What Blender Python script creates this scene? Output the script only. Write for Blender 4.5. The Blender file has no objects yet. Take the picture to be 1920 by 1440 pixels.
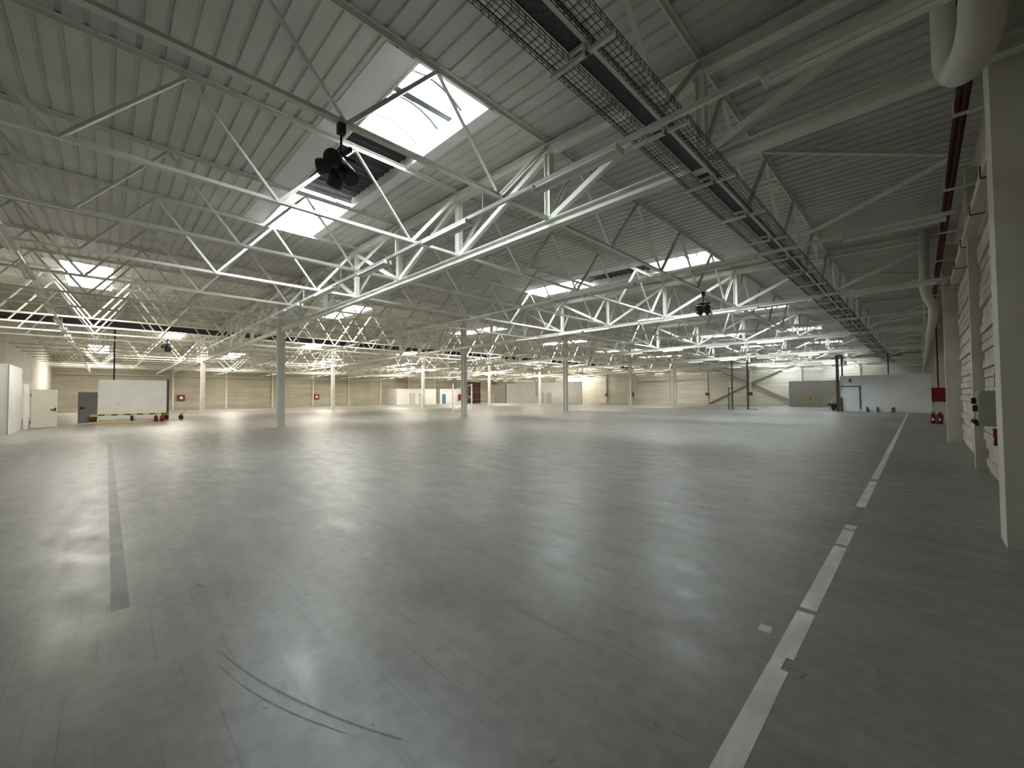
import bpy, math, random
from mathutils import Vector, Matrix

random.seed(7)
SC = bpy.context.scene
COL = SC.collection

# ------------------------------------------------------------------ camera, world, exposure
F_PX = 762.308                      # focal length in pixels of the 1920-wide frame
CAM_H = 1.7528
cam_d = bpy.data.cameras.new('camera'); cam = bpy.data.objects.new('camera', cam_d); COL.objects.link(cam)
cam_d.sensor_fit = 'HORIZONTAL'; cam_d.sensor_width = 36.0; cam_d.lens = F_PX / 1920 * 36.0
cam_d.clip_start = 0.05; cam_d.clip_end = 400
_fw = Vector((-0.7079, 0.7058, 0.0281)).normalized()
_rt = Vector((0.7059, 0.7083, -0.0070)); _rt = (_rt - _fw * _rt.dot(_fw)).normalized()
_up = _rt.cross(_fw)
cam.matrix_world = Matrix(((_rt.x, _up.x, -_fw.x, 0), (_rt.y, _up.y, -_fw.y, 0), (_rt.z, _up.z, -_fw.z, CAM_H), (0, 0, 0, 1)))
SC.camera = cam

world = bpy.data.worlds.new('world'); SC.world = world; world.use_nodes = True
_nt = world.node_tree; _bg = _nt.nodes['Background']
_sky = _nt.nodes.new('ShaderNodeTexSky'); _sky.sky_type = 'NISHITA'; _sky.sun_disc = False
_sky.sun_elevation = math.radians(48); _sky.sun_rotation = math.radians(120)
_nt.links.new(_sky.outputs[0], _bg.inputs[0]); _bg.inputs[1].default_value = 0.3

SKYLIGHT = 15.0                     # daylight passing the translucent rooflight panes
SC.view_settings.view_transform = 'Standard'; SC.view_settings.look = 'None'
SC.view_settings.gamma = 1.0; SC.view_settings.use_curve_mapping = False
SC.view_settings.exposure = 1.18
SC.cycles.use_denoising = True
SC.cycles.max_bounces = 6; SC.cycles.diffuse_bounces = 5
SC.cycles.adaptive_threshold = 0.02; SC.cycles.glossy_bounces = 3
SC.cycles.sample_clamp_indirect = 6.0
SC.cycles.caustics_reflective = False; SC.cycles.caustics_refractive = False

# ------------------------------------------------------------------ lattice of the hall (metres)
Y1, L, D, XW = 7.1286, 13.4240, 27.0, 0.8512
P = D / 8
XR, XF, YL, YF = 1.05, -80.15, -5.10, 74.25       # right wall, far left wall, near left wall, far wall
ZB, ZT0, SL = 5.749, 7.124, 0.07934
def jx(j): return XW - P * j
def ty(i): return Y1 + L * i
def tj(j): return ZT0 + SL * (j if j <= 12 else 24 - j)   # underside of the top chord
def zdeck(x):
    j = (XW - x) / P
    return tj(j) + 0.32
RIDGE = jx(12)

# ------------------------------------------------------------------ materials
MATS = {}
def mat(name, rgb, rough=0.6, metal=0.0, var=0.0, scale=3.0, bump=0.0, bscale=40.0, spec=0.4, stretch=None, emit=None):
    m = bpy.data.materials.new(name); m.use_nodes = True; MATS[name] = m
    nt = m.node_tree; b = nt.nodes['Principled BSDF']
    b.inputs['Base Color'].default_value = (*rgb, 1); b.inputs['Roughness'].default_value = rough
    b.inputs['Metallic'].default_value = metal; b.inputs['Specular IOR Level'].default_value = spec
    tc = None
    if var or bump:
        tc = nt.nodes.new('ShaderNodeNewGeometry'); src = tc.outputs['Position']
        if stretch:
            mp = nt.nodes.new('ShaderNodeMapping'); mp.inputs['Scale'].default_value = stretch
            nt.links.new(src, mp.inputs[0]); src = mp.outputs[0]
    if var:
        n = nt.nodes.new('ShaderNodeTexNoise'); n.inputs['Scale'].default_value = scale; n.inputs['Detail'].default_value = 6
        r = nt.nodes.new('ShaderNodeValToRGB')
        r.color_ramp.elements[0].position = 0.3; r.color_ramp.elements[1].position = 0.75
        r.color_ramp.elements[0].color = (*[c * (1 - var) for c in rgb], 1)
        r.color_ramp.elements[1].color = (*[min(1, c * (1 + var * 0.6)) for c in rgb], 1)
        nt.links.new(src, n.inputs['Vector']); nt.links.new(n.outputs['Fac'], r.inputs[0]); nt.links.new(r.outputs[0], b.inputs['Base Color'])
    if bump:
        n2 = nt.nodes.new('ShaderNodeTexNoise'); n2.inputs['Scale'].default_value = bscale; n2.inputs['Detail'].default_value = 4
        bp = nt.nodes.new('ShaderNodeBump'); bp.inputs['Strength'].default_value = bump; bp.inputs['Distance'].default_value = 0.02
        nt.links.new(src, n2.inputs['Vector']); nt.links.new(n2.outputs['Fac'], bp.inputs['Height']); nt.links.new(bp.outputs[0], b.inputs['Normal'])
    if emit:
        b.inputs['Emission Color'].default_value = (*emit[0], 1); b.inputs['Emission Strength'].default_value = emit[1]
    return m

M_STEEL = mat('white_painted_steel', (0.78, 0.77, 0.715), 0.45, var=0.10, scale=1.3)
M_DARKSTEEL = mat('dark_steel', (0.05, 0.052, 0.058), 0.5, var=0.2)
M_TRAY = mat('galvanised_tray', (0.085, 0.095, 0.11), 0.5, metal=0.3, var=0.5, scale=30)
M_WIRE = mat('black_wire', (0.02, 0.02, 0.018), 0.5)
M_DECK = mat('ribbed_deck_paint', (0.55, 0.545, 0.505), 0.5, var=0.14, scale=0.9, bump=0.05, bscale=60)
M_WHITE = mat('white_paint', (0.74, 0.74, 0.72), 0.6, var=0.07, scale=1.1, bump=0.05)
M_PILLAR = mat('pillar_paint', (0.60, 0.57, 0.50), 0.7, var=0.12, scale=1.5, bump=0.25, bscale=25)
M_RED = mat('fire_red', (0.17, 0.007, 0.012), 0.4)
M_REDPIPE = mat('dark_red_pipe', (0.06, 0.010, 0.010), 0.5)
M_PIPE = mat('white_pipe', (0.62, 0.59, 0.53), 0.5, var=0.08, scale=2)
M_GREY = mat('grey_door', (0.13, 0.135, 0.135), 0.5)
M_CREAM = mat('cream_door', (0.55, 0.53, 0.46), 0.5, var=0.04)
M_BEIGE = mat('beige_door', (0.42, 0.39, 0.28), 0.6)
M_BLUE = mat('blue_door', (0.07, 0.17, 0.26), 0.5)
M_YELLOW = mat('safety_yellow', (0.62, 0.40, 0.06), 0.5)
M_BLACK = mat('black_paint', (0.015, 0.014, 0.014), 0.5)
M_BOX = mat('grey_green_enclosure', (0.30, 0.32, 0.25), 0.55, var=0.05)
M_SPOT = mat('dark_lamp_housing', (0.035, 0.037, 0.042), 0.55, var=0.2)
M_BRONZE = mat('bronze_lamp_housing', (0.10, 0.075, 0.04), 0.5, var=0.2)
M_BLOCKGREY = mat('grey_render', (0.42, 0.40, 0.37), 0.8, var=0.06, scale=2)
M_PARTITION = mat('white_partition_paint', (0.80, 0.82, 0.82), 0.7, var=0.08, scale=0.8)
M_TUBE = mat('unlit_tube_glass', (0.85, 0.86, 0.85), 0.2)
M_LINE = mat('worn_white_line_paint', (0.60, 0.60, 0.55), 0.55, var=0.28, scale=6, stretch=(1, .35, 1))
M_LINERED = mat('worn_red_line_paint', (0.25, 0.20, 0.18), 0.55, var=0.2, scale=6)
M_STRIP = mat('floor_joint_filler', (0.16, 0.155, 0.148), 0.45, var=0.3, scale=2.5)
M_SCUFF = mat('tyre_rubber_mark', (0.165, 0.162, 0.152), 0.5, var=0.35, scale=9)
M_COVER = mat('dark_corrugated_sheet', (0.045, 0.045, 0.05), 0.6)
M_BAR = mat('dark_grey_glazing_bar', (0.03, 0.033, 0.036), 0.6)
M_BRACE = mat('weathered_brace_paint', (0.24, 0.22, 0.17), 0.7)
M_RUST = mat('red_brown_rack_paint', (0.055, 0.012, 0.012), 0.5)

def pane_mat(nm, tint, k=1.0):
    m = bpy.data.materials.new(nm); m.use_nodes = True
    nt = m.node_tree; b = nt.nodes['Principled BSDF']
    b.inputs['Base Color'].default_value = (0.85, 0.9, 0.92, 1); b.inputs['Roughness'].default_value = 0.4
    b.inputs['Emission Color'].default_value = (*tint, 1); b.inputs['Emission Strength'].default_value = SKYLIGHT * k
    return m
M_PANE = pane_mat('clear_rooflight', (0.88, 0.95, 0.97), 1.0)
M_PANE_WARM = pane_mat('warm_boosted_rooflight', (1.0, 0.92, 0.78), 1.4)  # warm tint and extra glow added to warm and brighten the far hall
M_PANE_MID = pane_mat('cream_rooflight', (1.0, 0.95, 0.85), 1.1)  # milder version of the added warm glow

def floor_mat():
    m = bpy.data.materials.new('polished_concrete'); m.use_nodes = True
    nt = m.node_tree; b = nt.nodes['Principled BSDF']; N = nt.nodes.new; K = nt.links.new
    geo = N('ShaderNodeNewGeometry')
    def noise(scale, detail, st=None, rot=0):
        n = N('ShaderNodeTexNoise'); n.inputs['Scale'].default_value = scale; n.inputs['Detail'].default_value = detail
        src = geo.outputs['Position']
        if st:
            mp = N('ShaderNodeMapping'); mp.inputs['Scale'].default_value = st; mp.inputs['Rotation'].default_value = (0, 0, rot)
            K(src, mp.inputs[0]); src = mp.outputs[0]
        K(src, n.inputs['Vector']); return n.outputs['Fac']
    def ramp(src, a, ca, bb, cb):
        r = N('ShaderNodeValToRGB'); r.color_ramp.elements[0].position = a; r.color_ramp.elements[1].position = bb
        r.color_ramp.elements[0].color = (*ca, 1); r.color_ramp.elements[1].color = (*cb, 1); K(src, r.inputs[0]); return r.outputs[0]
    big = noise(0.16, 5); mid = noise(0.9, 9, (1, 1.6, 1), 0.5); streak = noise(1.0, 7, (0.35, 6, 1), 0.75); fine = noise(9, 9)
    c1 = ramp(big, 0.25, (0.208, 0.203, 0.186), 0.78, (0.296, 0.289, 0.266))
    c2 = ramp(mid, 0.15, (0.78, 0.78, 0.78), 0.85, (1.12, 1.12, 1.12))
    c3 = ramp(streak, 0.2, (0.85, 0.85, 0.85), 0.6, (1, 1, 1))
    c4 = ramp(fine, 0.2, (0.78, 0.78, 0.78), 0.7, (1.06, 1.06, 1.06))
    def mul(a, bb):
        x = N('ShaderNodeMix'); x.data_type = 'RGBA'; x.blend_type = 'MULTIPLY'; x.inputs[0].default_value = 1
        K(a, x.inputs[6]); K(bb, x.inputs[7]); return x.outputs[2]
    # saw-cut slab joints on a 6.75 m grid
    sep = N('ShaderNodeSeparateXYZ'); K(geo.outputs['Position'], sep.inputs[0])
    def joint(out, period, off):
        a = N('ShaderNodeMath'); a.operation = 'ADD'; a.inputs[1].default_value = off + 2000 * period; K(out, a.inputs[0])
        w = N('ShaderNodeMath'); w.operation = 'MODULO'; w.inputs[1].default_value = period; K(a.outputs[0], w.inputs[0])
        g = N('ShaderNodeMath'); g.operation = 'GREATER_THAN'; g.inputs[1].default_value = 0.022; K(w.outputs[0], g.inputs[0]); return g.outputs[0]
    ja = joint(sep.outputs[0], 6.75, 2.4)
    c5 = ramp(ja, 0.0, (0.92, 0.92, 0.92), 1.0, (1, 1, 1))
    c6 = ramp(noise(1.0, 5, (0.5, 38, 1), 0.95), 0.30, (0.80, 0.80, 0.80), 0.40, (1, 1, 1))      # long scratches
    c7 = ramp(noise(1.0, 5, (0.8, 30, 1), -0.35), 0.29, (0.84, 0.84, 0.84), 0.38, (1, 1, 1))
    c8 = ramp(noise(16, 2), 0.24, (0.62, 0.62, 0.62), 0.29, (1, 1, 1))                            # pock marks
    K(mul(mul(mul(mul(mul(mul(mul(c1, c2), c3), c4), c5), c6), c7), c8), b.inputs['Base Color'])
    rr = N('ShaderNodeMapRange'); rr.inputs[1].default_value = 0.3; rr.inputs[2].default_value = 0.7
    rr.inputs[3].default_value = 0.30; rr.inputs[4].default_value = 0.46; K(noise(1.6, 9, (1, 2.2, 1), 0.4), rr.inputs[0])
    K(rr.outputs[0], b.inputs['Roughness'])
    b.inputs['Specular IOR Level'].default_value = 0.42
    bp = N('ShaderNodeBump'); bp.inputs['Strength'].default_value = 0.10; bp.inputs['Distance'].default_value = 0.012
    K(noise(2.2, 8), bp.inputs['Height']); K(bp.outputs[0], b.inputs['Normal'])
    return m
M_FLOOR = floor_mat()

def wall_mat(name, rgb, course, dark=0.75, patch=0.2):
    m = bpy.data.materials.new(name); m.use_nodes = True
    nt = m.node_tree; b = nt.nodes['Principled BSDF']; N = nt.nodes.new; K = nt.links.new
    geo = N('ShaderNodeNewGeometry')
    mp = N('ShaderNodeMapping'); mp.inputs['Scale'].default_value = (0.12, 0.12, 1.0 / course); K(geo.outputs['Position'], mp.inputs[0])
    n = N('ShaderNodeTexNoise'); n.inputs['Scale'].default_value = 1.0; n.inputs['Detail'].default_value = 4; K(mp.outputs[0], n.inputs['Vector'])
    r = N('ShaderNodeValToRGB'); r.color_ramp.elements[0].position = 0.34; r.color_ramp.elements[1].position = 0.6
    r.color_ramp.elements[0].color = (*[c * dark for c in rgb], 1); r.color_ramp.elements[1].color = (*rgb, 1); K(n.outputs['Fac'], r.inputs[0])
    n2 = N('ShaderNodeTexNoise'); n2.inputs['Scale'].default_value = 0.35; n2.inputs['Detail'].default_value = 5; K(geo.outputs['Position'], n2.inputs['Vector'])
    r2 = N('ShaderNodeValToRGB'); r2.color_ramp.elements[0].position = 0.3; r2.color_ramp.elements[1].position = 0.65
    r2.color_ramp.elements[0].color = (*[1 - patch] * 3, 1); r2.color_ramp.elements[1].color = (1, 1, 1, 1); K(n2.outputs['Fac'], r2.inputs[0])
    x = N('ShaderNodeMix'); x.data_type = 'RGBA'; x.blend_type = 'MULTIPLY'; x.inputs[0].default_value = 1
    K(r.outputs[0], x.inputs[6]); K(r2.outputs[0], x.inputs[7]); K(x.outputs[2], b.inputs['Base Color'])
    sep = N('ShaderNodeSeparateXYZ'); K(geo.outputs['Position'], sep.inputs[0])
    w = N('ShaderNodeMath'); w.operation = 'PINGPONG'; w.inputs[1].default_value = course / 2; K(sep.outputs[2], w.inputs[0])
    bp = N('ShaderNodeBump'); bp.inputs['Strength'].default_value = 0.5; bp.inputs['Distance'].default_value = 0.1
    K(w.outputs[0], bp.inputs['Height']); K(bp.outputs[0], b.inputs['Normal'])
    b.inputs['Roughness'].default_value = 0.8
    return m
M_FAR = wall_mat('beige_block_wall', (0.46, 0.425, 0.345), 0.4, 0.80, 0.2)
M_BACK = wall_mat('lit_block_wall', (0.66, 0.63, 0.54), 0.4, 0.82, 0.18)  # block wall colour lightened to stand in for stronger light on the back wall
M_RIGHT = wall_mat('cream_rough_block_wall', (0.60, 0.56, 0.47), 0.2, 0.72, 0.3)
M_BLOCK = mat('cream_painted_block', (0.60, 0.56, 0.47), 0.8, var=0.3, scale=1.4, bump=0.6, bscale=18, stretch=(1, 1, 3))
M_LEFT = mat('left_wall_paint', (0.66, 0.65, 0.60), 0.75, var=0.12, scale=0.5)

# ------------------------------------------------------------------ mesh helpers
class MB:
    def __init__(self): self.v = []; self.f = []
    def add(self, vs, fs):
        o = len(self.v); self.v += [tuple(a) for a in vs]; self.f += [tuple(o + k for k in q) for q in fs]; return self
    def box(self, x0, x1, y0, y1, z0, z1):
        vs = [(x, y, z) for z in (z0, z1) for y in (y0, y1) for x in (x0, x1)]
        return self.add(vs, [(0, 2, 3, 1), (4, 5, 7, 6), (0, 1, 5, 4), (2, 6, 7, 3), (0, 4, 6, 2), (1, 3, 7, 5)])
    def prism(self, prof, p, q, up=(0, 0, 1)):
        """closed 2D profile (side, up) swept from p to q"""
        p = Vector(p); q = Vector(q); d = (q - p).normalized(); u = Vector(up)
        s = d.cross(u)
        if s.length < 1e-4: s = d.cross(Vector((0, 1, 0)))
        s.normalize(); u = s.cross(d)
        n = len(prof); vs = [p + s * a + u * b for a, b in prof] + [q + s * a + u * b for a, b in prof]
        fs = [(k, (k + 1) % n, n + (k + 1) % n, n + k) for k in range(n)] + [tuple(range(n))[::-1], tuple(range(n, 2 * n))]
        return self.add(vs, fs)
    def bar(self, p, q, w, h, up=(0, 0, 1)):
        return self.prism([(-w / 2, -h / 2), (w / 2, -h / 2), (w / 2, h / 2), (-w / 2, h / 2)], p, q, up)
    def cyl(self, p, q, r, n=10, r2=None):
        p = Vector(p); q = Vector(q); d = (q - p).normalized()
        a = Vector((1, 0, 0)) if abs(d.x) < .8 else Vector((0, 1, 0))
        s = d.cross(a).normalized(); u = d.cross(s); r2 = r if r2 is None else r2
        vs = [p + (s * math.cos(2 * math.pi * k / n) + u * math.sin(2 * math.pi * k / n)) * r for k in range(n)]
        vs += [q + (s * math.cos(2 * math.pi * k / n) + u * math.sin(2 * math.pi * k / n)) * r2 for k in range(n)]
        return self.add(vs, [(k, (k + 1) % n, n + (k + 1) % n, n + k) for k in range(n)] + [tuple(range(n))[::-1], tuple(range(n, 2 * n))])
    def tube(self, pts, r, n=10):
        pts = [Vector(a) for a in pts]; rings = []; s0 = None
        for k, a in enumerate(pts):
            d = (pts[min(k + 1, len(pts) - 1)] - pts[max(k - 1, 0)]).normalized()
            if s0 is None: s0 = d.cross(Vector((0, 1, 0)) if abs(d.y) < .9 else Vector((1, 0, 0))).normalized()
            s = (s0 - d * s0.dot(d)).normalized(); s0 = s; u = d.cross(s)
            rings.append([a + (s * math.cos(2 * math.pi * t / n) + u * math.sin(2 * math.pi * t / n)) * r for t in range(n)])
        vs = [v for g in rings for v in g]; fs = []
        for k in range(len(pts) - 1):
            fs += [(k * n + t, k * n + (t + 1) % n, (k + 1) * n + (t + 1) % n, (k + 1) * n + t) for t in range(n)]
        fs += [tuple(range(n))[::-1], tuple(range((len(pts) - 1) * n, len(pts) * n))]
        return self.add(vs, fs)
    def mesh(self, name, m, smooth=False):
        me = bpy.data.meshes.new(name); me.from_pydata(self.v, [], self.f); me.update()
        if m: me.materials.append(m)
        if smooth:
            for p in me.polygons: p.use_smooth = len(p.vertices) == 4
        return me

def link(name, me, parent=None, loc=(0, 0, 0)):
    o = bpy.data.objects.new(name, me); COL.objects.link(o); o.location = loc
    if parent: o.parent = parent
    return o
def obj(name, mb, m, parent=None, loc=(0, 0, 0), smooth=False, label=None):
    o = link(name, mb.mesh(name, m, smooth), parent, loc)
    if label: o['label'] = label
    return o
def tag(o, label, cat, group=None):
    o['label'] = label; o['category'] = cat
    if group: o['group'] = group
    return o
def thing(name, label, cat, loc=(0, 0, 0), group=None):
    return tag(link(name, None, None, loc), label, cat, group)
def struct(name, mb, m, loc=(0, 0, 0), parent=None):
    o = obj(name, mb, m, parent, loc)
    if parent is None: o['kind'] = 'structure'
    return o
def copy_tree(root, loc):
    r = root.copy(); COL.objects.link(r); r.location = loc
    for ch in root.children:
        c = ch.copy(); COL.objects.link(c); c.parent = r
        for g in ch.children:
            e = g.copy(); COL.objects.link(e); e.parent = c
    return r
ORD = ['zeroth', 'first', 'second', 'third', 'fourth', 'fifth', 'sixth', 'seventh', 'eighth', 'ninth', 'tenth', 'eleventh', 'twelfth', 'thirteenth',
       'fourteenth', 'fifteenth', 'sixteenth', 'seventeenth', 'eighteenth', 'nineteenth', 'twentieth', 'twenty-first', 'twenty-second', 'twenty-third', 'twenty-fourth', 'twenty-fifth']

def i_prof(w, h, tf, tw):
    a, b, c, d = w / 2, h / 2, tw / 2, h / 2 - tf
    return [(-a, -b), (a, -b), (a, -d), (c, -d), (c, d), (a, d), (a, b), (-a, b), (-a, d), (-c, d), (-c, -d), (-a, -d)]
def l_prof(s, t):
    return [(-s / 2, -s / 2), (s / 2, -s / 2), (s / 2, -s / 2 + t), (-s / 2 + t, -s / 2 + t), (-s / 2 + t, s / 2), (-s / 2, s / 2)]
def t_prof(w, h, t, flip=1):
    return [(-w / 2, flip * -h / 2), (w / 2, flip * -h / 2), (w / 2, flip * (-h / 2 + t)), (t / 2, flip * (-h / 2 + t)), (t / 2, flip * h / 2), (-t / 2, flip * h / 2), (-t / 2, flip * (-h / 2 + t)), (-w / 2, flip * (-h / 2 + t))]

# ------------------------------------------------------------------ skylight openings
LIGHTS = []                                              # (x0, x1, y0, y1, pane ranges, cover ranges)
for i in range(6):
    y = ty(i)
    LIGHTS.append((-16.15, -6.05, y - 3.33, y - 1.72, [(-8.75, -6.05), (-16.15, -12.6)], [(-12.6, -8.75)]))
    LIGHTS.append((-34.3, -27.6, y - 8.75, y - 7.0, [(-34.3, -27.6)], []))
    LIGHTS.append((-74.0, -65.8, y - 8.75, y - 7.0, [(-74.0, -65.8)], []))
    LIGHTS.append((-56.0, -49.4, y - 3.4, y - 1.65, [(-56.0, -49.4)], []))

# ------------------------------------------------------------------ setting: floor, walls, ribbed ceiling
struct('floor', MB().box(XF - .3, XR + .3, YL - .3, YF + .3, -.3, 0), M_FLOOR)
def gable(mb, y0, y1):
    n = 24; xs = [XR + .3, RIDGE, XF - .3]
    lo = [(x, y0, 0) for x in xs]
    vs = []
    for y in (y0, y1):
        vs += [(XR + .3, y, 0), (XF - .3, y, 0), (XF - .3, y, zdeck(XF) + .3), (RIDGE, y, zdeck(RIDGE) + .3), (XR + .3, y, zdeck(XR) + .3)]
    mb.add(vs, [(0, 1, 2, 3, 4), (9, 8, 7, 6, 5), (0, 5, 6, 1), (1, 6, 7, 2), (2, 7, 8, 3), (3, 8, 9, 4), (4, 9, 5, 0)])
    return mb
struct('wall_back', gable(MB(), YF, YF + .3), M_BACK)
struct('wall_left', gable(MB(), YL - .3, YL), M_LEFT)
struct('wall_far_left', MB().box(XF - .3, XF, YL, YF, 0, zdeck(XF) + .3), M_FAR)
wall_r = struct('wall_right', MB().box(XR, XR + .3, YL, YF, 0, zdeck(XR) + .3), M_RIGHT)

# near courses of the right wall: each course between pillars is its own uneven piece
def courses(y0, y1, z1):
    z = 0.12; k = 0
    while z < z1:
        h = 0.195
        pro = random.choice((0.012, 0.02, 0.035, 0.05, 0.06))
        mb = MB(); nseg = max(2, int((y1 - y0) / 1.6)); vs = []
        ys = [y0 + (y1 - y0) * t / nseg for t in range(nseg + 1)]
        for t, yy in enumerate(ys):
            dx = pro + random.uniform(-.01, .01)
            vs += [(XR + .01, yy, z), (XR - dx, yy, z + .008), (XR - dx, yy, z + h - .022), (XR + .01, yy, z + h - .012)]
        fs = []
        for t in range(nseg):
            a = 4 * t; b = a + 4
            fs += [(a, b, b + 1, a + 1), (a + 1, b + 1, b + 2, a + 2), (a + 2, b + 2, b + 3, a + 3)]
        fs += [(0, 1, 2, 3), (4 * nseg + 3, 4 * nseg + 2, 4 * nseg + 1, 4 * nseg)]
        mb.add(vs, fs)
        obj('block_course', mb, M_BLOCK, wall_r)
        z += h; k += 1
courses(7.66, 13.90, 5.6); courses(14.18, 20.78, 5.6); courses(21.3, 27.3, 5.6)

# ribbed deck
def build_deck():
    prof = []                                            # (y, dz) trapezoid ribs
    pitch = 0.305; y = YL - .05
    while y < YF + .1:
        prof += [(y, 0.0), (y + .215, 0.0), (y + .235, .036), (y + .285, .036)]
        y += pitch
    # make sure opening edges are in the profile
    def dz_at(yy):
        for k in range(len(prof) - 1):
            if prof[k][0] <= yy <= prof[k + 1][0]:
                t = (yy - prof[k][0]) / max(1e-9, prof[k + 1][0] - prof[k][0]); return prof[k][1] + t * (prof[k + 1][1] - prof[k][1])
        return 0
    extra = []
    for (x0, x1, y0, y1, _, _) in LIGHTS:
        extra += [(y0, dz_at(y0)), (y1, dz_at(y1))]
    prof2 = sorted(set(prof + extra))
    xs = sorted(set([XF - .1, RIDGE, XR + .1] + [a for q in LIGHTS for a in (q[0], q[1])]))
    v = []; f = []; nx = len(xs)
    for (yy, dz) in prof2:
        for x in xs: v.append((x, yy, zdeck(x) + dz))
    for a in range(len(prof2) - 1):
        ym = (prof2[a][0] + prof2[a + 1][0]) / 2
        for b in range(nx - 1):
            xm = (xs[b] + xs[b + 1]) / 2
            if any(q[0] < xm < q[1] and q[2] < ym < q[3] for q in LIGHTS): continue
            f.append((a * nx + b, a * nx + b + 1, (a + 1) * nx + b + 1, (a + 1) * nx + b))
    mb = MB(); mb.v = v; mb.f = f
    return struct('ceiling', mb, M_DECK)
build_deck()

# rooflights: curb, barrel-vault panes between curved glazing bars, corrugated cover
for n, (x0, x1, y0, y1, panes, covers) in enumerate(LIGHTS):
    zz = lambda x: zdeck(x)
    ht = 0.42; t = 0.05
    mb = MB()
    def wallseg(ax, ay, bx, by, thick):
        (ox, oy) = thick
        za, zb = zz(ax), zz(bx)
        vs = [(ax, ay, za - .03), (bx, by, zb - .03), (bx, by, zb + ht), (ax, ay, za + ht)]
        vs += [(p[0] + ox, p[1] + oy, p[2]) for p in vs]
        mb.add(vs, [(0, 1, 2, 3), (7, 6, 5, 4), (0, 4, 5, 1), (1, 5, 6, 2), (2, 6, 7, 3), (3, 7, 4, 0)])
    wallseg(x0, y0, x1, y0, (0, -t)); wallseg(x0, y1, x1, y1, (0, t))
    wallseg(x0, y0, x0, y1, (-t, 0)); wallseg(x1, y0, x1, y1, (t, 0))
    # flat flashing strip beside the opening, just under the ribs
    for (ya, yb) in ((y0 - .62, y0), (y1, y1 + .3)):
        vs = [(x0, ya, zz(x0) - .012), (x1, ya, zz(x1) - .012), (x1, yb, zz(x1) - .012), (x0, yb, zz(x0) - .012)]
        mb.add(vs, [(0, 1, 2, 3)])
    w = struct('window_%d' % (n + 1), mb, M_WHITE)
    def arc(x, off=0.0, seg=7):
        out = []
        for k in range(seg + 1):
            a = math.pi * k / seg; yy = y0 + (y1 - y0) * k / seg
            out.append((x, yy, zz(x) + ht - .01 + off + .28 * math.sin(a) ** .8))
        return out
    for (a, b) in panes:
        step = 0.9 if n % 4 == 0 else 1.12
        cnt = max(1, round((b - a) / step)); xs = [a + (b - a) * k / cnt for k in range(cnt + 1)]
        for k in range(cnt):
            A, B = arc(xs[k]), arc(xs[k + 1]); m2 = MB(); m2.add(A + B, [(q, q + 1, len(A) + q + 1, len(A) + q) for q in range(len(A) - 1)])
            obj('pane', m2, (M_PANE, M_PANE_MID, M_PANE_WARM, M_PANE_WARM)[n % 4], w)
        for k, x in enumerate(xs):
            m2 = MB(); q = arc(x, -.03)
            for s in range(len(q) - 1): m2.bar(q[s], q[s + 1], .03, .06, (1, 0, 0))
            obj('glazing_bar', m2, M_BAR, w)
    if n % 4 == 0:
        xc = panes[0][0] + (panes[0][1] - panes[0][0]) * .52
        obj('cross_bar', MB().bar((xc, y0, zz(xc) + ht - .04), (xc, y1, zz(xc) + ht - .04), .16, .07), M_BAR, w)
    for x in [e for r in panes for e in r]:
        q = arc(x); base = zz(x) + (.1 if x0 < x < x1 else ht - .03)
        m2 = MB(); vs = [(x, y0, base), (x, y1, base)] + q[::-1]; m2.add(vs, [tuple(range(len(vs)))])
        obj('end_plate', m2, M_WHITE, w)
    for (a, b) in covers:
        m2 = MB(); cnt = 26; vs = []
        for k in range(cnt + 1):
            x = a + (b - a) * k / cnt; dz = .05 if k % 2 else 0
            vs += [(x, y0, zz(x) + .22 + dz), (x, y1, zz(x) + .22 + dz)]
        m2.add(vs, [(2 * k, 2 * k + 2, 2 * k + 3, 2 * k + 1) for k in range(cnt)])
        obj('cover_sheet', m2, M_COVER, w)

# wall pilasters of the far walls
n = 0
for k in range(1, 12):
    n += 1; struct('trim_%d' % n, MB().box(-.13, .13, -.22, 0, 0, 6.0), M_PILLAR, (jx(2 * k) if k != 4 else jx(8), YF, 0))
for k in range(0, 11):
    n += 1; struct('trim_%d' % n, MB().box(0, .24, -.14, .14, 0, 6.0), M_PILLAR, (XF, ty(0) + L / 2 * (k - 0), 0))

# ------------------------------------------------------------------ main trusses (Pratt, one per span)
CH = 0.20
def make_truss(span):
    j0 = 8 * span
    loc = (jx(j0), 0, 0)
    root = link('roof_truss', None, None, (jx(j0), ty(0), 0))
    e0 = -.12 if span == 0 else -.18
    e1 = .18 if span < 2 else .12
    bc = MB(); bc.prism(i_prof(.2, CH, .022, .05), (-e0, 0, ZB - CH / 2), (-D - e1 + .36 if span < 2 else -D - e1, 0, ZB - CH / 2))
    obj('bottom_chord', bc, M_STEEL, root)
    tc = MB()
    pts = [(-P * k, tj(j0 + k)) for k in (0, 4, 8)]
    for a, b in zip(pts[:-1], pts[1:]):
        tc.prism(i_prof(.2, .22, .022, .05), (a[0], 0, a[1] + .11), (b[0], 0, b[1] + .11))
    obj('top_chord', tc, M_STEEL, root)
    for k in range(1, 8):
        z1 = tj(j0 + k)
        obj('post', MB().prism(i_prof(.16, .16, .02, .03), (-P * k, 0, ZB), (-P * k, 0, z1), (1, 0, 0)), M_STEEL, root)
    for k in range(8):
        a, b = (k, k + 1) if k < 4 else (k + 1, k)
        p = Vector((-P * a, 0, tj(j0 + a))); q = Vector((-P * b, 0, ZB)); d = (q - p).normalized()
        obj('diagonal', MB().bar(p + d * .12, q - d * .10, .12, .12, (0, 1, 0)), M_STEEL, root)
    return root
SPAN_TXT = ['right-hand span ending at the right wall', 'middle span between the two column rows', 'far left span']
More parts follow.
